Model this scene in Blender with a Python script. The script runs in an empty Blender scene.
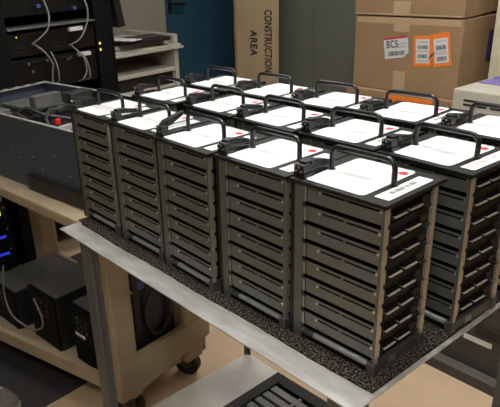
import bpy, bmesh, math, random
from mathutils import Vector, Matrix, Euler
random.seed(7)
R = math.radians
FL = 0.87                       # height of the steel table top above the floor
scene = bpy.context.scene
COL = scene.collection

# ------------------------------------------------------------------ materials
def mat(name, col, rough=.5, metal=0., noise=0., nscale=40., bump=0., bscale=200., spec=.5, stretch=None, rvar=0., col2=None):
    m = bpy.data.materials.new(name); m.use_nodes = True
    nt = m.node_tree; b = nt.nodes['Principled BSDF']
    c = (*col, 1)
    b.inputs['Base Color'].default_value = c
    b.inputs['Roughness'].default_value = rough
    b.inputs['Metallic'].default_value = metal
    b.inputs['Specular IOR Level'].default_value = spec
    tc = nt.nodes.new('ShaderNodeTexCoord'); src = tc.outputs['Object']
    if stretch:
        mp = nt.nodes.new('ShaderNodeMapping'); mp.inputs['Scale'].default_value = stretch
        nt.links.new(src, mp.inputs['Vector']); src = mp.outputs['Vector']
    if noise or col2 or rvar:
        n = nt.nodes.new('ShaderNodeTexNoise'); n.inputs['Scale'].default_value = nscale; n.inputs['Detail'].default_value = 5
        nt.links.new(src, n.inputs['Vector'])
        if noise or col2:
            r = nt.nodes.new('ShaderNodeValToRGB')
            r.color_ramp.elements[0].position = .32; r.color_ramp.elements[1].position = .68
            if col2: a, d = c, (*col2, 1)
            else: a = tuple(x*(1-noise) for x in col)+(1,); d = tuple(min(1, x*(1+noise)) for x in col)+(1,)
            r.color_ramp.elements[0].color = a; r.color_ramp.elements[1].color = d
            nt.links.new(n.outputs['Fac'], r.inputs['Fac']); nt.links.new(r.outputs['Color'], b.inputs['Base Color'])
        if rvar:
            mr = nt.nodes.new('ShaderNodeMapRange'); mr.inputs['From Min'].default_value = .3; mr.inputs['From Max'].default_value = .7
            mr.inputs['To Min'].default_value = rough-rvar; mr.inputs['To Max'].default_value = rough+rvar
            nt.links.new(n.outputs['Fac'], mr.inputs['Value']); nt.links.new(mr.outputs['Result'], b.inputs['Roughness'])
    if bump:
        n2 = nt.nodes.new('ShaderNodeTexNoise'); n2.inputs['Scale'].default_value = bscale; n2.inputs['Detail'].default_value = 3
        nt.links.new(src, n2.inputs['Vector'])
        bp = nt.nodes.new('ShaderNodeBump'); bp.inputs['Strength'].default_value = bump; bp.inputs['Distance'].default_value = .004
        nt.links.new(n2.outputs['Fac'], bp.inputs['Height']); nt.links.new(bp.outputs['Normal'], b.inputs['Normal'])
    return m
def glow(name, col, s):
    m = mat(name, col); b = m.node_tree.nodes['Principled BSDF']
    b.inputs['Emission Color'].default_value = (*col, 1); b.inputs['Emission Strength'].default_value = s
    return m
M = dict(
 plate=mat('black_anodised', (.010,.0105,.011), .45, 0, .2, 60, .03, 300, .35),
 black=mat('black_plastic', (.014,.014,.015), .42, 0, .15, 50),
 handle=mat('black_powder_coat', (.011,.011,.012), .30, 0, .2, 80, .04, 500),
 core=mat('module_inside_black', (.006,.006,.006), .8, spec=.15),
 tray=mat('dark_grey_anodised', (.195,.202,.182), .36, .6, .10, 25, .02, 300, stretch=(1,1,6)),
 column=mat('column_grey_anodised', (.15,.152,.138), .42, .5, .10, 20),
 edge=mat('column_bare_edge', (.36,.355,.32), .36, .6, .1, 30),
 post=mat('bare_aluminium_post', (.62,.545,.44), .42, .75, .12, 30),
 bay=mat('bay_dark_brown', (.024,.020,.017), .5, .2, .2, 60),
 pin=mat('connector_tin', (.90,.87,.80), .35, .5, .1, 90),
 screw=mat('screw_steel', (.70,.70,.68), .28, .9),
 rod=mat('rail_satin_steel', (.52,.53,.54), .32, .7),
 foot=mat('foot_grey', (.10,.10,.10), .4, .4),
 paper=mat('white_paper', (.64,.645,.665), .6, 0, .01, 20),
 ink=mat('grey_print', (.43,.43,.44), .7), dink=mat('dark_print', (.05,.05,.05), .7), bink=mat('brown_print', (.45,.30,.22), .7),
 red=mat('red_dot_sticker', (.62,.012,.022), .5),
 steel=mat('scratched_steel', (.66,.66,.65), .44, .45, .16, 60, .05, 200, stretch=(.25,1,1), rvar=.09),
 steeledge=mat('steel_cut_edge', (.66,.65,.62), .3, .9),
 shelf=mat('shelf_dull_steel', (.74,.72,.69), .52, .3, .14, 9, .03, 160, rvar=.06),
 legm=mat('leg_grey_paint', (.135,.14,.135), .5, .2, .12, 10),
 mat_=mat('speckled_rubber_mat', (.008,.007,.006), .9, 0, 0, 280, .9, 280, .2, col2=(.19,.155,.13)),
 beige=mat('beige_moulded_plastic', (.42,.335,.225), .5, 0, .08, 8, .05, 120),
 rubber=mat('dark_rubber', (.02,.019,.018), .6), hub=mat('caster_hub', (.10,.095,.085), .5, .2),
 floor=mat('tan_vinyl_floor', (.62,.455,.30), .45, 0, .07, 6, .02, 60, .35),
 fmat=mat('charcoal_floor_mat', (.038,.036,.036), .85, 0, .3, 120, .4, 200),
 wall=mat('beige_wall_paint', (.29,.275,.215), .7, 0, .05, 4, .03, 120),
 ceil=mat('ceiling_white', (.7,.69,.66), .8, 0, .05, 9),
 blue=mat('blue_door_paint', (.022,.075,.125), .5, 0, .12, 5),
 green=mat('grey_green_steel', (.15,.16,.135), .5, .1, .06, 4),
 seam=mat('door_seam_dark', (.02,.02,.018), .6),
 card=mat('corrugated_card', (.315,.205,.115), .75, 0, .09, 7, .04, 90, .2),
 card2=mat('pale_card', (.50,.39,.24), .75, 0, .07, 6, .03, 90, .2),
 tape=mat('tan_packing_tape', (.46,.33,.20), .4, 0, .06, 9),
 orange=mat('orange_label', (.90,.23,.03), .55), purple=mat('purple_folder', (.19,.15,.42), .5, 0, .25, 22, stretch=(1,9,1)),
 navy=mat('navy_sticker', (.055,.05,.11), .5), print_=mat('black_marker_print', (.018,.016,.014), .7),
 cream=mat('cream_case', (.47,.45,.38), .5, 0, .05, 8), cream2=mat('cream_wall_case', (.62,.57,.43), .5, 0, .05, 8),
 slot=mat('vent_dark', (.015,.015,.014), .6),
 rack=mat('rack_black', (.004,.004,.0045), .6, 0, .2, 20, 0, 200, .2), rackin=mat('server_face_black', (.0045,.0045,.005), .4, .2, .3, 60),
 shelfgrey=mat('rack_shelf_grey', (.16,.16,.155), .45, .4), cable=mat('grey_cable', (.21,.21,.21), .5), dcable=mat('dark_cable', (.03,.03,.03), .5),
 whitelab=mat('white_tag', (.72,.72,.70), .6), boot=mat('blue_plug', (.06,.10,.35), .4),
 led_y=glow('amber_led', (1,.72,.05), 1.2), led_b=glow('blue_led', (.03,.07,1), .45), led_g=glow('green_led', (.6,1,.05), 1.6),
 chassis=mat('chassis_blue_grey', (.075,.092,.125), .42, .3, .10, 5, rvar=.06), rim=mat('chassis_bare_rim', (.75,.75,.72), .35, .6, .1, 20),
 chin=mat('chassis_inside', (.055,.055,.052), .5, .4, .4, 30), cage=mat('galvanised_cage', (.27,.27,.255), .4, .6, .2, 30),
 pcb=mat('circuit_board', (.022,.035,.025), .5, 0, .5, 60), redp=mat('red_clip', (.7,.03,.02), .4),
 shoe=mat('sneaker_taupe', (.115,.10,.088), .8, 0, .25, 60, .2, 200), sole=mat('sneaker_sole', (.28,.265,.24), .6, 0, .1, 40), lace=mat('shoe_lace', (.42,.36,.33), .8),
 blackcab=mat('black_cabinet', (.055,.053,.050), .5, .1, .1, 6), ledge_lit=mat('cabinet_ledge_lit_tint', (.13,.12,.105), .5, .2, .1, 12),
 upstop=mat('tower_top_grey', (.16,.17,.18), .4, .2, .1, 12),
 panelgrid=mat('grey_vent_panel', (.25,.26,.25), .45, .3), keyb=mat('keyboard_black', (.014,.014,.017), .45), keyc=mat('keycap_dark', (.035,.036,.045), .5),
 lamp=glow('lamp_diffuser', (1,.975,.93), 1.), lampframe=mat('lamp_frame', (.7,.7,.7), .5),
 trim=mat('baseboard_dark', (.05,.045,.04), .6),
)

for e_,p_ in zip([n for n in M['mat_'].node_tree.nodes if n.type=='VALTORGB'][0].color_ramp.elements,(.47,.62)): e_.position=p_

# ------------------------------------------------------------------ mesh builder
class MB:
    def __init__(s): s.v=[]; s.f=[]; s.m=[]; s.mats=[]; s.sm=[]
    def mi(s, m):
        m = M[m]
        if m not in s.mats: s.mats.append(m)
        return s.mats.index(m)
    def add(s, vs, fs, m, smooth=False, X=None):
        o=len(s.v); k=s.mi(m)
        for v in vs:
            v = Vector(v); s.v.append(tuple(X @ v) if X else tuple(v))
        for f in fs: s.f.append([o+i for i in f]); s.m.append(k); s.sm.append(smooth)
        return s
    def box(s, a, b, m, bev=0, X=None, seg=2):
        x0,y0,z0=[min(p,q) for p,q in zip(a,b)]; x1,y1,z1=[max(p,q) for p,q in zip(a,b)]
        vs=[(x0,y0,z0),(x1,y0,z0),(x1,y1,z0),(x0,y1,z0),(x0,y0,z1),(x1,y0,z1),(x1,y1,z1),(x0,y1,z1)]
        fs=[(0,3,2,1),(4,5,6,7),(0,1,5,4),(1,2,6,5),(2,3,7,6),(3,0,4,7)]
        if not bev: return s.add(vs,fs,m,False,X)
        bm=bmesh.new(); bv=[bm.verts.new(v) for v in vs]
        for f in fs: bm.faces.new([bv[i] for i in f])
        bmesh.ops.bevel(bm, geom=bm.edges[:], offset=bev, segments=seg, profile=.5, affect='EDGES')
        bm.verts.index_update()
        vs=[v.co.copy() for v in bm.verts]; fs=[[v.index for v in f.verts] for f in bm.faces]; bm.free()
        return s.add(vs,fs,m,False,X)
    def prism(s, poly, z0, z1, m, X=None):      # outline in x,y (counter-clockwise) pulled up in z
        n=len(poly); vs=[(x,y,z0) for x,y in poly]+[(x,y,z1) for x,y in poly]
        fs=[tuple(range(n-1,-1,-1)), tuple(range(n,2*n))]+[(i,(i+1)%n,n+(i+1)%n,n+i) for i in range(n)]
        return s.add(vs,fs,m,False,X)
    def tube(s, path, r, m, n=10, X=None, caps=True):
        P=[Vector(p) for p in path]; rs=r if isinstance(r,(list,tuple)) else [r]*len(P)
        vs=[]; fs=[]; up=None
        for i,p in enumerate(P):
            t=(P[min(i+1,len(P)-1)]-P[max(i-1,0)]).normalized()
            if up is None: up = t.orthogonal().normalized()
            up=(up-t*up.dot(t)).normalized(); q=t.cross(up)
            for k in range(n):
                a=2*math.pi*k/n; vs.append(p+(up*math.cos(a)+q*math.sin(a))*rs[i])
        for i in range(len(P)-1):
            for k in range(n): fs.append((i*n+k,i*n+(k+1)%n,(i+1)*n+(k+1)%n,(i+1)*n+k))
        s.add(vs,fs,m,True,X)
        if caps: s.add(vs[:n],[tuple(range(n-1,-1,-1))],m,False,X); s.add(vs[-n:],[tuple(range(n))],m,False,X)
        return s
    def cyl(s, a, b, r, m, n=16, X=None): return s.tube([a,b],r,m,n,X)
    def build(s, name, parent=None, **props):
        me=bpy.data.meshes.new(name); me.from_pydata(s.v,[],s.f); 
        for m in s.mats: me.materials.append(m)
        me.polygons.foreach_set('material_index', s.m); me.polygons.foreach_set('use_smooth', s.sm); me.update()
        o=bpy.data.objects.new(name,me); COL.objects.link(o)
        if parent: o.parent=parent
        for k,v in props.items(): o[k]=v
        return o
def rrect(x0,y0,x1,y1,r,n=5):
    pts=[]
    for cx,cy,a0 in ((x1-r,y0+r,-90),(x1-r,y1-r,0),(x0+r,y1-r,90),(x0+r,y0+r,180)):
        for k in range(n+1):
            a=R(a0+90*k/n); pts.append((cx+r*math.cos(a),cy+r*math.sin(a)))
    return pts
def smooth(pts, n=8):                           # Catmull-Rom through points
    P=[Vector(p) for p in pts]; out=[]
    for i in range(len(P)-1):
        a=P[max(i-1,0)]; b=P[i]; c=P[i+1]; d=P[min(i+2,len(P)-1)]
        for k in range(n):
            t=k/n; out.append(.5*((2*b)+(c-a)*t+(2*a-5*b+4*c-d)*t*t+(3*b-a-3*c+d)*t**3))
    out.append(P[-1]); return out
def tag(o, label=None, cat=None, group=None, kind=None):
    if label: o['label']=label
    if cat: o['category']=cat
    if group: o['group']=group
    if kind: o['kind']=kind
    return o
def thing(name, loc, label, cat, group=None, rz=0):   # loc counted from the table top plane
    o=bpy.data.objects.new(name,None); COL.objects.link(o); o.empty_display_size=.05
    o.location=(loc[0],loc[1],loc[2]+FL); o.rotation_euler=(0,0,rz)
    return tag(o,label,cat,group)
def at(o, loc, rz=0): o.location=(loc[0],loc[1],loc[2]+FL); o.rotation_euler=(0,0,rz); return o
def kids(o): return list(o.children)
def copy_tree(o, parent=None):
    c=o.copy(); COL.objects.link(c)
    if parent: c.parent=parent
    for ch in kids(o): copy_tree(ch,c)
    return c
def text(s, size, m, name, parent, loc, rot, ext=.0006, sx=1., bold=.0016):
    cu=bpy.data.curves.new(name,'FONT'); cu.body=s; cu.size=size; cu.extrude=ext; cu.align_x='CENTER'; cu.align_y='CENTER'; cu.space_character=1.08; cu.offset=bold
    t=bpy.data.objects.new(name,cu); COL.objects.link(t); bpy.context.view_layer.update()
    me=bpy.data.meshes.new_from_object(t.evaluated_get(bpy.context.evaluated_depsgraph_get()))
    bpy.data.objects.remove(t)
    me.materials.clear(); me.materials.append(M[m])
    o=bpy.data.objects.new(name,me); COL.objects.link(o); o.parent=parent; o.location=loc; o.rotation_euler=rot; o.scale=(sx,1,1)
    return o

# ------------------------------------------------------------------ room
RX0,RX1,RY0,RY1,RZ1 = -3.05, 2.4, -2.6, 3.3, 2.6
def struct(name, mb, **k): return tag(mb.build(name), kind='structure')
struct('floor', MB().box((RX0-.1,RY0-.1,-.1),(RX1+.1,RY1+.1,0),'floor'))
struct('ceiling', MB().box((RX0-.1,RY0-.1,RZ1),(RX1+.1,RY1+.1,RZ1+.1),'ceil'))
DY0,DY1,DZ=1.885,2.76,2.05                       # blue door in the left wall
w=MB(); w.box((RX0-.1,RY0,0),(RX0,DY0,RZ1),'wall'); w.box((RX0-.1,DY1,0),(RX0,RY1,RZ1),'wall'); w.box((RX0-.1,DY0,DZ),(RX0,DY1,RZ1),'wall')
struct('wall_left', w)
struct('wall_back', MB().box((RX0-.1,RY1,0),(RX1+.1,RY1+.1,RZ1),'wall'))
struct('wall_right', MB().box((RX1,RY0,0),(RX1+.1,RY1,RZ1),'wall'))
struct('wall_front', MB().box((RX0-.1,RY0-.1,0),(RX1+.1,RY0,RZ1),'wall'))
struct('baseboard_left', MB().box((RX0,RY0,0),(RX0+.012,DY0-.06,.1),'trim'))
d=MB(); d.box((RX0-.07,DY0,0),(RX0-.025,DY1,DZ),'blue',.003)
dr=struct('door_1', d)
h=MB(); h.cyl((RX0-.025,DY0+.035,1.16),(RX0+.03,DY0+.035,1.16),.011,'black'); h.tube([(RX0+.03,DY0+.035,1.16),(RX0+.03,DY0+.13,1.155)],.010,'black'); h.box((RX0-.025,DY0+.012,1.10),(RX0-.018,DY0+.058,1.24),'black',.002)
h.build('door_handle', dr)
f=MB(); f.box((RX0-.1,DY0-.012,0),(RX0+.012,DY0+.004,DZ),'blue'); f.box((RX0-.1,DY1-.004,0),(RX0+.012,DY1+.012,DZ),'blue'); f.box((RX0-.1,DY0-.012,DZ-.004),(RX0+.012,DY1+.012,DZ+.03),'blue')
struct('trim_1', f)
LIGHTS=[]
def ceiling_light(x,y,lx,ly,power,label):
    t=thing('ceiling_light',(x,y,RZ1-FL-.06),label,'lamp')
    fr=MB(); 
    for a,b in (((-lx-.03,-ly-.03,0),(-lx,ly+.03,.059)),((lx,-ly-.03,0),(lx+.03,ly+.03,.059)),((-lx,-ly-.03,0),(lx,-ly,.059)),((-lx,ly,0),(lx,ly+.03,.059))): fr.box(a,b,'lampframe')
    fr.build('frame',t)
    m=M['lamp'].copy(); m.node_tree.nodes['Principled BSDF'].inputs['Emission Strength'].default_value=power
    M['lamp_%d'%len(LIGHTS)]=m; LIGHTS.append(m)
    MB().box((-lx+.001,-ly+.001,.01),(lx-.001,ly-.001,.03),'lamp_%d'%(len(LIGHTS)-1)).build('diffuser',t)
ceiling_light(-.35,.40,.15,.60,36,'fluorescent ceiling light above the steel table')
ceiling_light(.75,-1.1,.60,.15,23,'fluorescent ceiling light over the aisle in front of the table')
ceiling_light(-1.75,1.25,.15,.60,12,'added ceiling lamp brightening the background between the rack and the cartons')  # unseen lamp, added to brighten the steel top and the background

# ------------------------------------------------------------------ steel table
t=thing('work_cart',(0,0,-FL),'low steel table with grey legs and lower shelf carrying the disk modules','table')
TZ=FL-.004
MB().box((-.855,-.078,TZ-.0035),(.009,.53,TZ),'steel',.0008).build('table_top',t)
fr=MB(); 
for a,b in (((-.80,-.045,TZ-.035),(-.02,-.03,TZ-.0036)),((-.80,.475,TZ-.035),(-.02,.49,TZ-.0036)),((-.80,-.03,TZ-.035),(-.785,.475,TZ-.0036)),((-.035,-.03,TZ-.035),(-.02,.475,TZ-.0036))): fr.box(a,b,'legm')
fr.build('apron',t)
SZ=FL-.67
sh=MB(); sh.box((-.862,-.078,SZ-.004),(.009,.53,SZ),'shelf'); sh.box((-.862,-.078,SZ-.03),(.009,-.074,SZ-.004),'shelf'); sh.box((-.862,.526,SZ-.03),(.009,.53,SZ-.004),'shelf'); sh.box((-.862,-.074,SZ-.03),(-.858,.526,SZ-.004),'shelf'); sh.box((.005,-.074,SZ-.03),(.009,.526,SZ-.004),'shelf')
sh.build('lower_shelf',t)
for (x,y,sx,sy) in ((-.792,-.062,1,1),(-.8615,.529,1,-1),(-.008,-.062,-1,1),(.008,.468,-1,-1)):
        l=MB(); 
        for za,zb in ((.10,SZ-.0305),(SZ+.0005,TZ-.0036)):
            lw=.042 if (sx*sy>0 or x>-.5) else .016
            l.box((x,y,za),(x+sx*lw,y+sy*.005,zb),'legm'); l.box((x,y+sy*.0051,za),(x+sx*.005,y+sy*lw,zb),'legm')
        l.build('leg',t)
        c=MB(); cx,cy=x+sx*.021,y+sy*.021
        c.cyl((cx-.012,cy,.041),(cx+.012,cy,.041),.04,'rubber',20); c.cyl((cx-.014,cy,.041),(cx+.014,cy,.041),.014,'hub')
        c.box((cx-.019,cy-.02,.04),(cx-.015,cy+.02,.092),'hub'); c.box((cx+.015,cy-.02,.04),(cx+.019,cy+.02,.092),'hub'); c.box((cx-.02,cy-.021,.092),(cx+.02,cy+.021,.0999),'hub')
        c.build('caster',t)
mt=MB()
n=60; fr_=[(-.86+.862*i/n, -.030+.0006*math.sin(i*1.9)+.0014*math.sin(i*.33)+(.006 if i<2 else 0)) for i in range(n+1)]
mt.prism(fr_+[(.002,.522),(-.855,.522)],-.0039,0,'mat_')
o=mt.build('rubber_mat'); at(o,(0,0,0)); tag(o,'dark speckled rubber mat spread on the steel table under the modules','mat')

# ------------------------------------------------------------------ disk modules
L,HT,NT,P=.162,.270,8,.0300
def gz(k): return .2352-P*k
def make_module():
    t=thing('disk_module',(0,0,0),'x','disk module')
    # frame: core, columns and posts
    f=MB(); f.box((.006,.0120,.0121),(.148,.114,.2635),'core')
    for y0,y1,yi in ((0,.006,1),(.120,.126,-1)):
        f.box((0,y0,.0004),(.007,y1,.264),'plate')
        f.box((.0072,y0,.0004),(.0225,y1,.264),'column',.0008)
    for y0,y1,yn,ym,ya,yb in ((.0012,.0085,.0120,.0086,0,.0011),(.1175,.1248,.1140,.1174,.1249,.126)):
        f.box((.1572,y0,.010),(.1618,y1,.264),'post',.0003); f.box((.1570,ya,.010),(.1614,yb,.264),'column',.0002)
        for k in range(NT):
            z0=gz(k)+.0038; z1=(gz(k-1)-.0038) if k else .264
            f.box((.1574,min(yn,ym),z0),(.1617,max(yn,ym),z1),'post')
    f.box((0,.0062,.010),(.005,.1198,.264),'plate')
    f.build('frame',t)
    def comb(y0,y1,xa,xb,xc,m,zb,yy=None):        # one strip with a black notch cut beside every drive gap
        e=MB(); pts=[(xa,zb)]
        for k in reversed(range(NT)):
            g=gz(k)
            pts+=[(xb,zb if k==NT-1 else gz(k+1)+.0038)] if k==NT-1 else []
            pts+=[(xb,g-.0058),(xc,g-.0058),(xc,g+.0040),(xb,g+.0040)]
        pts+=[(xb,.264),(xa,.264)]
        return e,pts
    for y0,y1 in ((-.0004,.006),(.120,.1264)):
        e,pts=comb(y0,y1,.0228,.0305,.0236,'edge',.016)
        Z=Matrix(((1,0,0,0),(0,0,-1,0),(0,1,0,0),(0,0,0,1)))
        e.prism([(x,z) for x,z in pts],-y1,-y0,'column',Z)
        for k in range(NT+1):
            z0=(gz(k)+.0040) if k<NT else .0165; z1=(gz(k-1)-.0060) if k else .2635
            e.box((.0272,y0-.0004 if y0<.05 else y1,z0),(.0303,y0 if y0<.05 else y1+.0004,z1),'edge')
        e.build('notched_strip',t,label='grey strip with bare edge, notched at every drive')
    for k in range(NT):
        z0=gz(k)+.0042; z1=(gz(k-1)-.0030) if k else .2638; zs=z1-.0068
        d=MB()
        for y0,y1 in ((.0010,.0022),(.1238,.125)):
            d.box((.0312,y0,z0),(.1566,y1,zs-.0001),'tray'); d.box((.0312,y0,zs+.0032),(.1566,y1,z1),'tray')
            d.box((.0312,y0,zs),(.0575,y1,zs+.0031),'tray'); d.box((.0965,y0,zs),(.1005,y1,zs+.0031),'tray'); d.box((.1545,y0,zs),(.1566,y1,zs+.0031),'tray')
        d.box((.1485,.0135,z0),(.1515,.1125,z1-.001),'bay'); d.box((.1516,.0135,z0),(.1585,.1125,z0+.0016),'bay')
        d.box((.1516,.0135,z0+.0022),(.1560,.0265,z0+.011),'bay'); d.box((.1516,.0950,z0+.0022),(.1560,.1125,z0+.014),'bay')
        tr=d.build('drive_tray',t)
        for u in (.0545,.1555):
            s=MB(); s.cyl((u,.0011,zs+.0012),(u,-.0006,zs+.0012),.0023,'screw',10); s.build('screw',tr)
        for v0,v1 in ((.028,.0555),(.0640,.0930)):
            c=MB(); c.box((.1517,v0,z0+.0026),(.1602,v1,z0+.0045),'pin',.0003); c.box((.1517,v0-.001,z0+.0052),(.1580,v1+.001,z0+.0085),'core'); c.build('connector',tr)
    b=MB(); b.box((.002,.0095,0),(.160,.1165,.0099),'foot'); b.box((.1516,.0135,.0099),(.1600,.1125,.0170),'foot'); b.box((.1601,.040,.0035),(.1610,.056,.0135),'edge')
    b.box((.150,-.0022,0),(.1635,.0105,.020),'foot',.0015); b.box((.150,.1155,0),(.1635,.1282,.020),'foot',.0015); b.box((.0230,.004,0),(.150,.0094,.0085),'core'); b.box((.0228,.001,.0100),(.049,.0064,.018),'foot')
    b.build('base',t)
    r=MB(); r.cyl((.050,.0030,.0152),(.1495,.0030,.0152),.0050,'rod',14); r.build('bottom_rail',t,label='bright rounded rail')
    p=MB(); p.box((-.0010,-.0035,.2641),(.1652,.1410,.270),'plate',.0009); p.build('top_plate',t)
    hp=[]; u0,u1,v,zt,br=.0215,.1285,.066,.3065,.013
    hp=[(u0,v,.2701),(u0,v,zt-br)]+[(u0+br-br*math.cos(a),v,zt-br+br*math.sin(a)) for a in [R(15*i) for i in range(1,7)]]
    hp+=[(u1-br+br*math.sin(a),v,zt-br+br*math.cos(a)) for a in [R(15*i) for i in range(0,7)]]+[(u1,v,.2701)]
    h=MB(); h.tube(hp,.0040,'handle',12); h.cyl((u0,v,.2701),(u0,v,.2716),.0058,'handle'); h.cyl((u1,v,.2701),(u1,v,.2716),.0058,'handle'); h.build('handle',t)
    # latch: block + lever
    lb=MB(); lb.box((-.001,.006,.2701),(.0205,.027,.2765),'black',.001); lb.box((.0005,.0045,.2766),(.0195,.022,.2895),'black',.0016)
    lb.box((.0030,.024,.2701),(.0165,.062,.2735),'black',.0008)
    la=lb.build('latch',t)
    s=MB()
    for (u,z) in ((.005,.2800),(.0105,.2858),(.0150,.2795),(.0045,.2868)): s.cyl((u,.0046,z),(u,.0036,z),.0016,'screw',8)
    s.build('latch_screw',la,label='bright screw heads')
    lv=MB(); n=7; vs=[]; fs=[]
    prof=[(-.008,-.004,.0045,.0085),(.006,-.005,.0050,.0090),(.020,-.0065,.0020,.0085),(.038,-.0085,-.0020,.0065),(.046,-.0085,-.0045,.0040)]
    for (yy,zl,zh,hw) in prof: vs+=[(-hw,yy,zl),(hw,yy,zl),(hw*.8,yy,zh),(-hw*.8,yy,zh)]
    for i in range(len(prof)-1):
        for k in range(4): fs.append((4*i+k,4*i+(k+1)%4,4*i+4+(k+1)%4,4*i+4+k))
    fs+=[(3,2,1,0),tuple(4*(len(prof)-1)+k for k in range(4))]
    fs=[tuple(reversed(f)) for f in fs]
    lv.add(vs,fs,'black'); lv.cyl((-.0105,.004,.001),(.0105,.004,.001),.0035,'handle',10)
    lo=lv.build('lever',la); lo.location=(.010,.021,.2885)
    # papers
    pl=MB(); pl.prism(rrect(.0195,.0065,.1215,.1345,.008),.27005,.2704,'paper')
    for (a,b,c) in ((.040,.094,.0665),(.047,.088,.0615)): pl.box((a,c-.0007,.27041),(b,c+.0007,.27046),'ink')
    pa=pl.build('paper_label',t,label='white rounded paper label')
    rd=MB(); rd.prism([(.1105+.0072*math.cos(R(i*18)),.1165+.0072*math.sin(R(i*18))) for i in range(20)],.27048,.27075,'red'); rd.build('red_dot',pa)
    bl=MB(); bl.prism(rrect(.1330,.0150,.1560,.1205,.0015,2),.27005,.27035,'paper')
    rng=random.Random(3); y=.036
    while y<.096:
        wd=rng.choice((.0012,.0018,.0028)); bl.box((.1390,y,.27036),(.1465,y+wd,.27041),'dink'); y+=wd+rng.choice((.0010,.0016,.0024))
    bl.box((.1490,.045,.27036),(.1506,.085,.27041),'ink')
    bl.build('barcode_label',t)
    return t
OFF={(0,0):(-18,-1.8,.5),(0,1):(-11,-3.7,-.4),(0,2):(-6.3,-9,-1.7),(0,3):(-.8,-2.7,-.6),(0,4):(-1.7,.1,-.3),
(1,0):(3.3,2.7,-2.5),(1,1):(5,8.3,-.5),(1,2):(9,5.6,-1.8),(1,3):(10,11,-1.8),(1,4):(-6.5,2,.4),
(2,0):(.8,3.2,-.2),(2,1):(0,7.2,2.0),(2,2):(0,1,1.5),(2,3):(-4,-2,-.2),(2,4):(-12,-10,1.0)}
LAB={(0,0):'disk module at the table corner nearest the camera, connector end fully visible',
(0,1):'disk module directly left of the one at the near table corner, in the front row',
(0,2):'disk module in the middle of the front row, its latch lever tipped up',
(0,3):'disk module in the front row, next to the leftmost one',
(0,4):'leftmost disk module of the front row beside the open server chassis',
(1,0):'disk module with brown barcode label at the right end of the middle row',
(1,1):'second disk module from the right end of the middle row',
(1,2):'disk module in the middle of the middle row',
(1,3):'second disk module from the left end of the middle row',
(1,4):'leftmost disk module of the middle row in front of the keyboard stand',
(2,0):'rightmost disk module of the back row in front of the cream vented case',
(2,1):'disk module in the back row in front of the cardboard cartons with orange labels',
(2,2):'disk module in the middle of the back row in front of the grey green cabinet',
(2,3):'disk module in the back row in front of the lettered cardboard panel',
(2,4):'leftmost disk module of the back row in front of the blue door'}
proto=make_module(); first=True
for (r,i) in sorted(OFF):
    o=proto if first else copy_tree(proto); first=False
    dx,dy,yaw=OFF[(r,i)]; a=R(yaw)
    x0=-i*.17715+dx/1000-.1619; y0=r*.17689+dy/1000
    c=Vector((L/2,.063)); rc=Vector((c.x*math.cos(a)-c.y*math.sin(a), c.x*math.sin(a)+c.y*math.cos(a)))
    at(o,(x0+c.x-rc.x,y0+c.y-rc.y,0),a); o['label']=LAB[(r,i)]; o['group']='disk modules standing in three rows on the table'
    if (r,i)==(0,2):
        for ch in o.children:
            if ch.name.startswith('latch'):
                for g in ch.children:
                    if g.name.startswith('lever'): g.rotation_euler=(R(27),0,0); g.location=(.010,.020,.291)
    if (r,i)==(1,0):
        for ch in o.children:
            if ch.name.startswith('barcode'):
                ch.data=ch.data.copy(); ch.data.materials[1]=M['bink']; ch['label']='white label with brown barcode'

# ------------------------------------------------------------------ tray on the lower shelf
t=thing('slotted_tray',(-.690,.195,-.6698),'black rimmed tray with grey slotted panel lying on the lower shelf','tray',rz=R(1))
q=MB(); q.box((0,0,0),(.26,.31,.006),'black')
for a,b in (((0,0,.006),(.035,.31,.028)),((.225,0,.006),(.26,.31,.028)),((.035,0,.006),(.225,.03,.028)),((.035,.27,.006),(.225,.31,.028))): q.box(a,b,'black',.002)
q.build('rim',t)
pn=MB()
for k in range(7): pn.box((.036,.032+k*.034,.008),(.224,.032+k*.034+.024,.022),'panelgrid',.001)
pn.box((.125,.032,.008),(.135,.268,.0225),'panelgrid'); pn.build('slotted_panel',t)

# ------------------------------------------------------------------ beige utility cart and what it carries
CX,CY,CR=-.965,.085,R(5.5)
Xc=Matrix.Translation((CX,CY,0)) @ Matrix.Rotation(CR,4,'Z')
def onc(x,y,z): v=Xc @ Vector((x,y,0)); return (v.x,v.y,z)
LX,DYc=-.98,.43
t=thing('utility_cart',onc(0,0,-FL),'beige moulded plastic utility cart left of the steel table','cart',rz=CR)
ct=FL-.10
s=MB(); s.box((LX,-.0,ct-.040),(0,DYc,ct),'beige',.008); s.build('top_shelf',t)
s=MB(); sb=FL-.735
FE=[(LX,-.138),(-.02,.041)]
s.prism([(LX,-.118),(-.02,.061)]+[(-.02,.10),(-.05,.13),(-.05,DYc-.06),(LX,DYc-.06)],sb+.004,sb+.02,'beige')
s.prism(FE+[(x,y+.0198) for x,y in reversed(FE)],sb+.012,sb+.062,'beige')
s.box((LX,DYc-.052,sb+.0201),(-.0201,DYc-.032,sb+.11),'beige',.005)
s.prism([(.040,FL-.705),(DYc-.032,FL-.640),(DYc-.032,FL-.555),(.0676,FL-.562),(.040,FL-.60)],-.020,0,'beige',Matrix(((0,0,1,0),(1,0,0,0),(0,1,0,0),(0,0,0,1))))
s.build('bottom_shelf',t)
for (x,y) in ((-.080,.002),(-.080,DYc-.145),(LX+.002,.002),(LX+.002,DYc-.145)):
    l=MB(); l.box((x,y,sb+.02),(x+.078,y+.085,ct-.039),'beige',.014,seg=3); l.box((x-.002,y-.002,ct-.24),(x+.080,y+.087,ct-.232),'beige',.003); l.build('leg',t)
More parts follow.
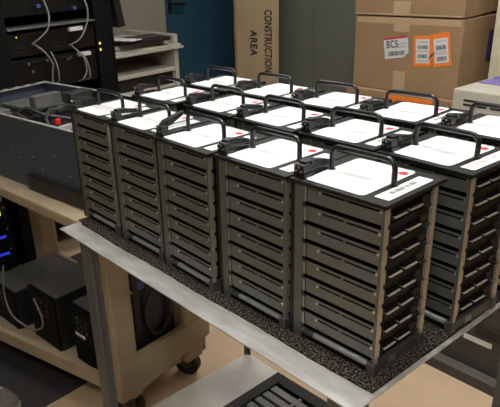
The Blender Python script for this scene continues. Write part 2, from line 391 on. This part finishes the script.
for k,(x,y) in enumerate(((-.10,.10),(-.125,DYc-.035),(LX+.1,.10),(LX+.1,DYc-.08))):
    X=Matrix.Translation((x,y,0)) @ Matrix.Rotation(R((35,20,-10,60)[k]),4,'Z'); c=MB()
    c.cyl((0,-.014,.051),(0,.014,.051),.05,'rubber',24,X); c.cyl((0,-.017,.051),(0,.017,.051),.02,'hub',16,X)
    c.box((-.025,-.022,.05),(.025,-.018,.118),'hub',0,X); c.box((-.025,.018,.05),(.025,.022,.118),'hub',0,X); c.box((-.028,-.023,.118),(.028,.023,sb-.001),'hub',0,X)
    c.build('caster',t)
def ups(x,y,w,h,dp,label,yaw=0):
    t=thing('power_supply_tower',onc(x,y,-.715+.0002),label,'power supply','battery backup towers on the beige cart',rz=CR+yaw)
    b=MB(); b.box((0,.012,0),(w,dp,h-.004),'black',.003); b.build('body',t)
    f=MB(); f.box((.002,0,.003),(w-.002,.0119,h-.005),'rack',.003)
    f.build('front_panel',t)
    tp=MB(); tp.box((.004,.014,h-.0039),(w-.004,dp-.004,h),'upstop',.001); tp.build('top_cover',t)
    bt=MB()
    for i in range(3):
        for j in range(3): bt.cyl((w*.30+i*w*.2,-.003,h*.80-j*.022),(w*.30+i*w*.2,0,h*.80-j*.022),.007,'chin',10)
    bt.build('button_pad',t)
    return t
ups(-.328,.052,.130,.232,.28,'black battery backup tower with white sticker nearest the cart corner post')
for o in list(COL.objects):
    if o.name.startswith('power_supply_tower'):
        MB().box((.018,-.0013,.112),(.075,0,.124),'whitelab').build('sticker',o,label='small white sticker')
u=ups(-.578,.030,.180,.222,.30,'black battery backup tower second from the cart corner post')
MB().box((.07,-.0013,.118),(.10,0,.126),'redp').build('red_switch',u)
ups(-.84,.0,.19,.165,.30,'black battery backup tower at the far left of the cart shelf')
cb=MB(); ring=[(-.99+.10*math.cos(R(a)),.02+.004*math.sin(R(a*2)),-.58+.085*math.sin(R(a))) for a in range(-100,215,12)]
cb.tube(smooth([onc(*p) for p in [(-.64,-.015,-.42),(-.66,-.02,-.50),(-.67,-.02,-.57),(-.64,-.02,-.63),(-.58,.0,-.665),(-.52,.012,-.66),(-.475,.016,-.62),(-.48,.016,-.57),(-.52,.020,-.53)]]),.0035,'cable',8)
o=cb.build('grey_cable'); o.location=(0,0,FL); tag(o,'thin grey cable looping in front of the battery towers on the cart','cable')
# right hand bay of the cart
t=thing('computer_tower',onc(-.165,.118,-.7148),'black computer tower behind the cart corner post','computer',rz=CR)
b=MB(); b.box((0,0,0),(.12,.16,.42),'black',.004); b.build('case',t); MB().box((.1201,.02,.345),(.1212,.05,.375),'boot').build('blue_panel',t); 
cb=MB(); pts=[onc(-.033+.004*math.cos(R(a)*3),0.205+.050*math.cos(R(a)),-.46+.09*math.sin(R(a))) for a in range(0,700,20)]
cb.tube(smooth(pts,3),.006,'dcable',8); o=cb.build('power_cable'); o.location=(0,0,FL); tag(o,'coiled black power cable hanging at the side of the beige cart','cable')

# open server chassis on the cart
t=thing('server_chassis',onc(-.978,.050,-.0998),'open dark server chassis with bare metal rim on the beige cart','server',rz=R(7))
CL,CD,CH=.86,.42,.232
c=MB(); c.box((0,0,.002),(CL,.003,CH),'chassis'); 
for x,z in ((.42,.13),(.47,.10),(.55,.115),(.60,.08),(.68,.14),(.75,.09)): c.cyl((x,0,z),(x,-.0015,z),.003,'screw',8)
c.box((0,CD-.003,.002),(CL,CD,CH),'chassis'); c.box((0,.003,.002),(.003,CD-.003,CH),'chassis'); c.box((CL-.003,.003,.002),(CL,CD-.003,CH),'chassis'); c.box((0,0,0),(CL,CD,.002),'chassis')
c.build('case',t)
r=MB()
for a,b in (((0,-.001,CH),(CL,.009,CH+.003)),((0,CD-.014,CH),(CL,CD+.001,CH+.003)),((0,.014,CH),(.03,CD-.014,CH+.003)),((CL-.02,.014,CH),(CL,CD-.014,CH+.003)),((.70,.014,CH-.01),(.725,CD-.014,CH+.002))): r.box(a,b,'rim')
r.build('rim',t,label='bare metal rim')
bt=MB(); bt.box((.52,-.016,.004),(CL-.005,-.0005,.052),'black',.002); bt.build('lower_rail',t)
cg=MB(); cg.box((.02,.20,.10),(.34,.40,.188),'cage',.002); 
for k in range(4): cg.box((.03+k*.08,.198,.11),(.095+k*.08,.1999,.178),'chin')
cg.build('drive_cage',t)
fb=MB()
for k in range(4):
    fb.box((.36,.03+k*.093,.09),(.40,.115+k*.093,.20),'black',.002); fb.cyl((.4001,.0725+k*.093,.145),(.402,.0725+k*.093,.145),.036,'chin',20)
fb.build('fan_wall',t)
MB().box((.41,.01,.004),(CL-.01,CD-.01,.008),'pcb').build('motherboard',t)
for k in range(4): MB().box((.56+k*.03,.06,.0081),(.568+k*.03,.20,.14+.02*(k%2)),'pcb').build('expansion_card',t)
ps=MB(); ps.box((.58,.25,.0081),(.84,.40,.19),'cage',.002); ps.box((.60,.249,.05),(.70,.2499,.15),'chin'); ps.build('power_unit',t)
dc=MB(); dc.box((.03,.03,.05),(.34,.18,.17),'chin',.003); dc.box((.05,.05,.1701),(.16,.16,.19),'cage',.002); dc.box((.20,.04,.1701),(.31,.15,.182),'chin',.002); dc.build('drive_bay',t)
for k in range(7): MB().box((.004,.045+k*.05,CH+.0031),(.022,.068+k*.05,CH+.0045),'chin').build('rim_hole',t)
for (x,y,h) in ((.44,.12,.10),(.47,.22,.15),(.50,.30,.17),(.53,.14,.12),(.62,.22,.165)): MB().box((x,y,.0081),(x+.016,y+.03,h),'cage',.002).build('heat_sink',t)
rp=MB(); rp.box((.575,.08,.205),(.590,.10,.224),'redp',.004,Matrix.Translation((.0,.0,0))); rp.build('red_clip',t)
for k,pts in enumerate(([(.36,.06,.205),(.40,.09,.235),(.46,.12,.215),(.52,.20,.19)],[(.34,.15,.19),(.42,.17,.222),(.50,.10,.21),(.56,.08,.17)],[(.30,.10,.19),(.38,.06,.222),(.48,.045,.205)])):
    w=MB(); w.tube(smooth(pts),.007,'dcable',8); w.build('cable_bundle',t)
ib=MB(); ib.box((.26,.185,CH-.03),(.30,.30,CH+.012),'cage',.002); ib.box((.30,.30,CH-.03),(.36,.40,CH+.008),'chin',.002); ib.build('bracket',t)

# ------------------------------------------------------------------ black rack behind
t=thing('server_rack',(-2.30,.37,-FL),'tall open black server rack behind the open chassis','rack')
RW,RD,RH=.62,.62,1.95
for (x,y) in ((-.001,0),(-.001,RW-.085),(-RD,0),(-RD,RW-.085)):
    l=MB(); l.box((x-.04,y,0),(x,y+.085,RH),'rack',.002); l.build('post',t)
s=MB(); s.box((-RD,-.012,.02),(0,-.001,RH),'rack'); s.build('side_panel',t); s=MB(); s.box((-RD,RW+.001,.02),(0,RW+.012,RH),'rack'); s.build('side_panel',t)
s=MB(); s.box((-RD-.012,-.01,.02),(-RD-.001,RW+.01,RH),'rack'); s.build('back_panel',t)
s=MB(); s.box((-RD,0,RH),(0,RW,RH+.02),'rack'); s.build('top_panel',t)
b=MB(); b.box((0,.545,1.075),(.0015,.553,1.085),'led_y'); b.box((0,.545,1.045),(.0015,.553,1.055),'led_y'); b.build('amber_light',t)
def rack_unit(name,z0,z1,label,cat,back=-.5,m='rackin',front=-.012,y0=.088,y1=.532):
    t=thing(name,(-2.30,.37,z0),label,cat)
    b=MB(); b.box((back,y0,0),(front,y1,z1-z0),m,.002); b.build('case',t); return t
t=rack_unit('rack_shelf',.317,.325,'grey edged shelf across the black server rack','shelf',m='shelfgrey',front=.006)
t=rack_unit('rack_server',.20,.30,'black rack server right under the grey edged shelf','server')
for y in (.12,.22,.30):
    for z in (.02,.04): MB().box((-.0119,y,z),(-.0105,y+.05,z+.002),'chin').build('vent',t)
lb=MB(); lb.box((-.0115,.39,.085),(.010,.46,.102),'whitelab'); lb.build('name_tag',t,label='white name tag')
MB().box((-.0119,.128,.084),(-.0105,.133,.089),'led_y').build('amber_light',t)
t=rack_unit('rack_server',.04,.185,'black rack server with white tag, lowest in view behind the chassis','server',front=-.02)
lb=MB(); lb.box((-.0195,.425,.124),(.006,.49,.140),'whitelab'); lb.build('name_tag',t,label='white name tag')
for (y,z) in ((.165,.115),(.18,.08),(.26,.12),(.37,.11),(.385,.118)): MB().box((-.0195,y,z),(-.010,y+.010,z+.013),'shelfgrey',.002).build('plug',t,label='pale plug')
sl=MB(); sl.box((-.0195,.15,.129),(-.016,.50,.131),'chin'); sl.build('trim_strip',t)
t=rack_unit('rack_server',.37,.60,'black rack server above the grey edged shelf','server',front=-.06)
bp=MB(); bp.box((-.0595,.262,.03),(-.03,.28,.045),'boot',.002); bp.build('plug',t); bp=MB(); bp.box((-.0595,.445,.005),(-.03,.462,.02),'boot',.002); bp.build('plug',t)
t=rack_unit('rack_server',-.62,-.10,'black storage unit low in the server rack','server',front=-.03)
def cable(pts,label,m='cable',r=.0045,x=-2.278):
    c=MB(); c.tube(smooth([(x+dx,y,z) for (dx,y,z) in pts]),r,m,8); o=c.build('network_cable'); o.location=(0,0,FL); tag(o,label,'cable','cables on the rack front')
cable([(-.067,.661,.47),(-.01,.662,.38),(.012,.640,.315),(0,.600,.275),(-.0285,.57,.25)],'grey cable curving down over the rack shelf at the left')
cable([(-.0285,.575,.25),(.005,.606,.215),(.01,.638,.16),(.005,.635,.12),(.004,.625,.06),(-.0365,.63,.045)],'grey cable bending down toward the open chassis')
cable([(-.0285,.655,.205),(0,.665,.14),(0,.665,.075),(-.0365,.666,.055)],'straight thin grey cable behind the open chassis',r=.004)
cable([(-.067,.850,.47),(0,.856,.40),(.005,.850,.325),(.008,.80,.25),(-.0285,.755,.22)],'grey cable crossing beside the white rack tags')
cable([(-.0285,.765,.22),(.01,.800,.165),(.01,.812,.10),(.005,.79,.06),(-.0365,.785,.045)],'grey cable hanging at the lower right of the rack')
cable([(-.0285,.80,.178),(.005,.81,.165),(.012,.825,.11),(.005,.826,.06),(-.0365,.826,.05)],'outermost grey cable hanging at the lower right of the rack',r=.004)
# equipment stack under the far end of the cart
t=thing('storage_stack',(-2.32,-.14,-FL),'black equipment stack with blue lights below the far end of the beige cart','storage')
b=MB(); b.box((-.5,0,.01),(-.002,.46,.55),'rack',.004); b.build('case',t)
f=MB()
for k in range(5): f.box((-.0019,.02,.03+k*.10),(.006,.44,.118+k*.10),'rackin',.003)
f.build('front_panel',t)
b=MB(); b.box((.0061,.405,.355),(.0075,.413,.395),'led_g'); b.build('green_light',t)
for z in (.235,.145): MB().box((.0061,.35,z),(.0075,.42,z+.014),'led_b').build('blue_light',t)
for (y,z) in ((.432,.39),(.432,.28),(.432,.17),(.42,.145)): MB().cyl((.006,y,z),(.010,y,z),.005,'screw',8).build('knob',t)
MB().box((.0061,.39,.425),(.0075,.43,.445),'whitelab').build('name_tag',t)

# ------------------------------------------------------------------ keyboard stand
t=thing('keyboard_stand',(-2.40,1.07,-FL),'beige grey stand with keyboard tray beside the black rack','stand')
W=.385
s=MB(); s.box((-.50,-.04,0),(0,-.015,1.03),'cream',.003); s.build('side_panel',t)
s=MB(); s.box((-.50,W-.01,0),(0,W+.018,1.055),'cream',.003); s.build('side_panel',t)
s=MB(); s.box((-.50,-.0149,1.0),(-.06,W-.0101,1.03),'cream',.002); s.build('top_board',t)
s=MB(); s.box((-.06,-.06,.978),(.025,W+.04,.992),'cream',.004); s.box((-.05,-.05,.9925),(.012,W+.03,1.004),'cream',.004); s.build('keyboard_tray',t)
s=MB(); s.box((-.48,-.0149,.0),(-.44,W-.0101,.999),'cream'); s.build('back_panel',t)
s=MB(); s.box((-.44,-.0149,.858),(-.005,W-.0101,.88),'cream',.003); s.build('lower_shelf',t)
s=MB(); s.box((-.44,-.0149,.40),(-.03,W-.0101,.857),'slot'); 
for k in range(3): s.box((-.0299,-.0149,.75-k*.09),(-.008,W-.0101,.785-k*.09),'cream',.002)
s.build('drawer_unit',t)
t=thing('keyboard',(-2.53,1.125,.16),'black keyboard lying on the beige keyboard stand','keyboard',rz=R(-6))
b=MB(); b.box((-.085,0,.001),(.12,.30,.02),'keyb',.004); b.build('body',t)
k_=MB()
for i in range(5):
    for j in range(12): k_.box((-.06+i*.031,.012+j*.0225,.0201),(-.034+i*.031,.031+j*.0225,.026),'keyc',.002)
k_.build('keycaps',t)
for k in range(3):
    o=MB().box((-.12,-.045,0),(.12,.045,.002),'whitelab').build('paper_sheet'); at(o,(-2.475-.035*k,1.135-.012*k,.187+.0026*k),R(24-7*k)); tag(o,['lowest white paper sheet on the left end of the black keyboard','middle white paper sheet on the left end of the black keyboard','top white paper sheet on the left end of the black keyboard'][k],'paper','paper sheets on the keyboard')
t=thing('monitor',(-2.70,1.184,.1602),'black flat monitor seen edge on beside the rack, above the keyboard','monitor')
s=MB(); s.box((-.10,-.02,.0),(.05,.05,.012),'black',.003); s.build('base',t)
s=MB(); s.box((-.05,0,.0121),(-.01,.03,.09),'black',.003); s.build('neck',t)
s=MB(); s.box((-.17,-.012,.09),(.21,.030,.36),'black',.004,Matrix.Rotation(R(9),4,'X')); s.build('screen',t)

# ------------------------------------------------------------------ cardboard panel, cabinet
t=thing('cardboard_panel',(-2.55,2.05,-FL),'tall flat cardboard carton lettered CONSTRUCTION AREA, standing by the blue door','cardboard')
b=MB(); b.box((0,0,0),(.322,.05,1.75),'card2',.002); b.build('board',t)
b=MB(); b.box((-.014,-.004,0),(-.001,.054,1.75),'card',.001); b.build('edge_strip',t)
text('CONSTRUCTION',.083,'print_','lettering',t,(.280,-.0008,FL+.078),(R(90),R(90),0),sx=.53)
text('AREA',.083,'print_','lettering',t,(.155,-.0008,FL+.062),(R(90),R(90),0),sx=.72)
t=thing('steel_cabinet',(-2.55,2.30,-FL),'grey green two door steel cabinet behind the cartons','cabinet')
b=MB(); b.box((0,.02,0),(.85,.45,1.9),'green',.003); b.build('body',t)
for a,bb in ((.003,.412),(.416,.847)):
    b=MB(); b.box((a,0,.05),(bb,.0199,1.89),'green',.002); b.build('door',t)

# ------------------------------------------------------------------ cartons
t=thing('carton',(-1.31,1.57,-FL),'large cardboard carton at the bottom of the carton stack','carton','cardboard cartons stacked behind the table')
CBZ=FL+.006
b=MB(); b.box((0,0,0),(.53,.50,CBZ),'card',.004); b.build('box',t)
b=MB(); b.box((.20,-.0012,CBZ-.04),(.42,0,CBZ-.008),'orange'); b.build('shipping_label',t,label='orange label')
t=thing('carton',(-1.296,1.600,.0062),'cardboard carton with white and orange shipping labels, in the middle of the stack','carton','cardboard cartons stacked behind the table',rz=R(-1))
CW,CDp,CHh=.489,.45,.296
b=MB(); b.box((0,0,0),(CW,CDp,CHh),'card',.004); b.build('box',t)
b=MB(); b.box((.19,-.0008,CHh-.055),(.265,0,CHh-.001),'tape'); b.box((.205,-.0008,.004),(.26,0,.085),'tape'); b.box((.01,-.0006,CHh-.026),(CW-.01,-.0001,CHh-.003),'tape'); b.build('packing_tape',t)
def bars(mb,x0,x1,z0,z1,seed,y,m='dink'):
    g=random.Random(seed); x=x0
    while x<x1: w=g.choice((.0014,.002,.003)); mb.box((x,y-.0003,z0),(min(x+w,x1),y,z1),m); x+=w+g.choice((.0012,.002))
b=MB(); X=Matrix.Translation((.160,-.0009,.128)) @ Matrix.Rotation(R(-9),4,'Y'); pts=[(0,0),(.085,0),(.113,.018),(.113,.082),(0,.082)]
Y90=Matrix.Rotation(R(90),4,'X')
b.prism(pts,0,.0006,'paper',X@Y90); b.box((0,-.0012,.0765),(.113,-.0007,.083),'red',0,X)
for k in range(2): b.box((.052,-.0010,.052-k*.012),(.104,-.0007,.057-k*.012),'ink',0,X)
lb=b.build('shipping_label',t,label='white label with red top')
m2=MB(); bars(m2,.020,.095,.010,.028,5,-.0007); bo=m2.build('barcode',lb); bo.matrix_local=X
text('BCS',.040,'print_','lettering',lb,tuple(X@Vector((.039,-.0010,.055))),(R(90),R(-9),0),ext=.0002,sx=.78,bold=.0006)
b=MB(); X=Matrix.Translation((.296,-.0009,.112)) @ Matrix.Rotation(R(-4),4,'Y'); b.box((0,-.0006,0),(.078,0,.117),'orange',0,X)
X2=Matrix.Translation((.3825,-.0009,.116)) @ Matrix.Rotation(R(-11),4,'Y'); b.box((0,-.0006,0),(.078,0,.124),'orange',0,X2)
for XX,s in ((X,1),(X2,2)):
    b.box((.010,-.0009,.012),(.068,-.0006,.104),'paper',0,XX)
lb=b.build('shipping_label',t,label='orange double label with white inserts')
m2=MB(); 
for k,z in enumerate((.032,.066)): bars(m2,.018,.060,z,z+.014,k,-.0009)
for z in (.018,.055,.090): m2.box((.016,-.0012,z),(.062,-.0009,z+.005),'ink')
bo=m2.build('barcode',lb); bo.matrix_local=X
m3=MB()
for k,z in enumerate((.020,.062)): bars(m3,.018,.060,z,z+.016,k+4,-.0009)
for z in (.045,.052,.092): m3.box((.016,-.0012,z),(.062,-.0009,z+.004),'ink')
m3.prism([(-.020,.030),(.004,.044),(.016,.058),(.004,.052),(-.008,.046),(-.026,.022)],.0009,.0013,'dink',Y90)
bo=m3.build('barcode',lb); bo.matrix_local=X2
b=MB(); b.box((CW,.185,.118),(CW+.001,.255,.238),'navy'); b.build('side_sticker',t,label='dark navy sticker')
t=thing('carton',(-1.300,1.598,.3032),'top cardboard carton of the stack, cut off by the photo edge','carton','cardboard cartons stacked behind the table',rz=R(-1))
b=MB()
b.box((.012,.012,0),(.48,.42,.0049),'card'); b.add([(0,0,.005),(.492,0,.005),(.492,.44,.017),(0,.44,.017),(0,0,.30),(.492,0,.30),(.492,.44,.30),(0,.44,.30)],[(0,3,2,1),(4,5,6,7),(0,1,5,4),(1,2,6,5),(2,3,7,6),(3,0,4,7)],'card'); b.build('box',t)
b=MB(); b.box((.19,-.0009,.006),(.265,-.0001,.06),'tape'); b.box((.01,-.0007,.006),(.48,-.0001,.012),'tape'); b.build('packing_tape',t)

# ------------------------------------------------------------------ black cabinet, cream case, cream locker
t=thing('equipment_cabinet',(-.665,1.20,-FL),'black equipment cabinet on the floor behind the steel table','cabinet')
b=MB(); b.box((0,0,.0),(.80,.44,.85-.13),'blackcab',.003); b.build('body',t)
b=MB(); b.box((-.004,-.046,.0),(.80,-.0005,.036),'blackcab'); b.box((-.004,-.045,.0361),(.80,-.0005,.042),'ledge_lit',.002); b.build('plinth',t,label='plinth with overhead light painted on its top')  # ledge top coloured paler than the cabinet to stand for overhead light
b=MB(); b.box((.205,-.0015,.148),(.305,0,.168),'whitelab'); b.build('name_tag',t,label='white name tag')
b=MB(); b.box((.245,-.006,.185),(.42,0,.225),'slot',.002); b.build('recess_grip',t)
t=thing('vented_case',(-.648,1.28,-.1498),'cream metal case with vent slots standing on the black cabinet','case',rz=R(-2.5))
b=MB(); b.box((0,0,0),(.42,.34,.275),'cream',.004); b.build('case',t)
b=MB()
for i in range(4):
    for j in range(2): b.box((.040+i*.092,-.001,.238-j*.014),(.120+i*.092,.0005,.245-j*.014),'slot')
b.build('vent',t)
for k in range(3):
    o=MB().box((0,0,0),(.26,.085,.003),'purple',.0006).build('folder'); at(o,(-.63+.012*k,1.40+.078*k,.1255+.0034*k),R(-6+3*k)); tag(o,['purple folder nearest the front edge on the cream vented case','purple folder in the middle on the cream vented case','purple folder farthest back on the cream vented case'][k],'folder','purple folders on the cream case')
t=thing('storage_locker',(-.765,1.735,-FL),'tall cream locker right of the cartons at the photo edge','locker')
b=MB(); b.box((0,0,0),(.55,.4,1.7),'cream2',.003); b.build('body',t); b=MB(); b.box((.006,-.012,.06),(.544,-.0005,1.69),'cream2',.003); b.build('door',t)

# ------------------------------------------------------------------ floor mat and sneaker
o=MB().box((-.95,-1.2,0),(0,.85,.006),'fmat',.002).build('floor_mat'); at(o,(-1.322,0,-FL),R(5)); tag(o,'dark grey floor mat at the left in front of the beige cart','mat')
t=thing('sneaker',(-1.350,-.135,-FL+.0062),'taupe laced sneaker on the dark floor mat, toe to the right','shoe',rz=R(22))
def loft(secs,m,name,parent,n=16):
    vs=[];fs=[]
    for (x,cy,hw,z0,z1,p) in secs:
        for k in range(n):
            a=2*math.pi*k/n; ca,sa=math.cos(a),math.sin(a)
            yy=cy+hw*math.copysign(abs(ca)**p,ca); zz=(z0+z1)/2+(z1-z0)/2*math.copysign(abs(sa)**p,sa); vs.append((x,yy,zz))
    for i in range(len(secs)-1):
        for k in range(n): fs.append((i*n+k,i*n+(k+1)%n,(i+1)*n+(k+1)%n,(i+1)*n+k))
    fs+=[tuple(range(n-1,-1,-1)),tuple((len(secs)-1)*n+k for k in range(n))]
    fs=[tuple(reversed(f)) for f in fs]
    b=MB(); b.add(vs,fs,m,True); return b.build(name,parent)
loft([(-.285,0,.020,.004,.026,.6),(-.270,0,.034,.0,.028,.5),(-.20,0,.036,0,.027,.5),(-.12,.002,.040,0,.026,.5),(-.06,.004,.050,0,.025,.5),(-.02,.004,.044,.001,.026,.5),(.0,.004,.030,.004,.028,.6),(.006,.004,.014,.010,.028,.7)],'sole','sole',t)
loft([(-.280,0,.018,.026,.085,.8),(-.268,0,.030,.026,.100,.8),(-.22,0,.033,.026,.098,.8),(-.17,0,.034,.026,.092,.8),(-.12,.002,.037,.025,.082,.85),(-.07,.004,.045,.024,.066,.85),(-.03,.004,.042,.024,.056,.85),(-.008,.004,.030,.026,.048,.9),(.002,.004,.012,.027,.038,1)],'shoe','upper',t)
lc=MB()
for k in range(5): x=-.085-.02*k; z=.0715+.0055*k; lc.tube([(x,-.026,z-.006),(x+.006,-.01,z+.003),(x,.012,z+.003),(x+.006,.030,z-.006)],.003,'lace',6)
lc.build('laces',t)
tc=MB(); tc.tube([(-.004+.006*math.cos(R(a)),.004+.030*math.sin(R(a)),.030) for a in range(-80,81,20)],.004,'sole',6); tc.build('toe_cap',t)

# ------------------------------------------------------------------ camera, world
cam=bpy.data.cameras.new('camera'); co=bpy.data.objects.new('camera',cam); COL.objects.link(co)
RM=Matrix(((0.6172484793958629,-0.28133544449274084,0.734748040048808),(0.7844640680121175,0.29149245437593646,-0.5474013838489731),(-0.06017009790064337,0.9142661082605897,0.40062082148168743)))
X=RM.to_4x4(); X.translation=(0.39998963,-0.63026565,0.5767932+FL); co.matrix_world=X
cam.sensor_width=36; cam.lens=605.5928/500*36; cam.shift_x=62.909/500; cam.shift_y=17.826/500; cam.clip_start=.02
scene.camera=co
wd=bpy.data.worlds.new('world'); scene.world=wd; wd.use_nodes=True
wd.node_tree.nodes['Background'].inputs['Color'].default_value=(.02,.02,.02,1); wd.node_tree.nodes['Background'].inputs['Strength'].default_value=.2
vs=scene.view_settings; vs.view_transform='Standard'; vs.look='None'; vs.gamma=1; vs.use_curve_mapping=False; vs.exposure=0
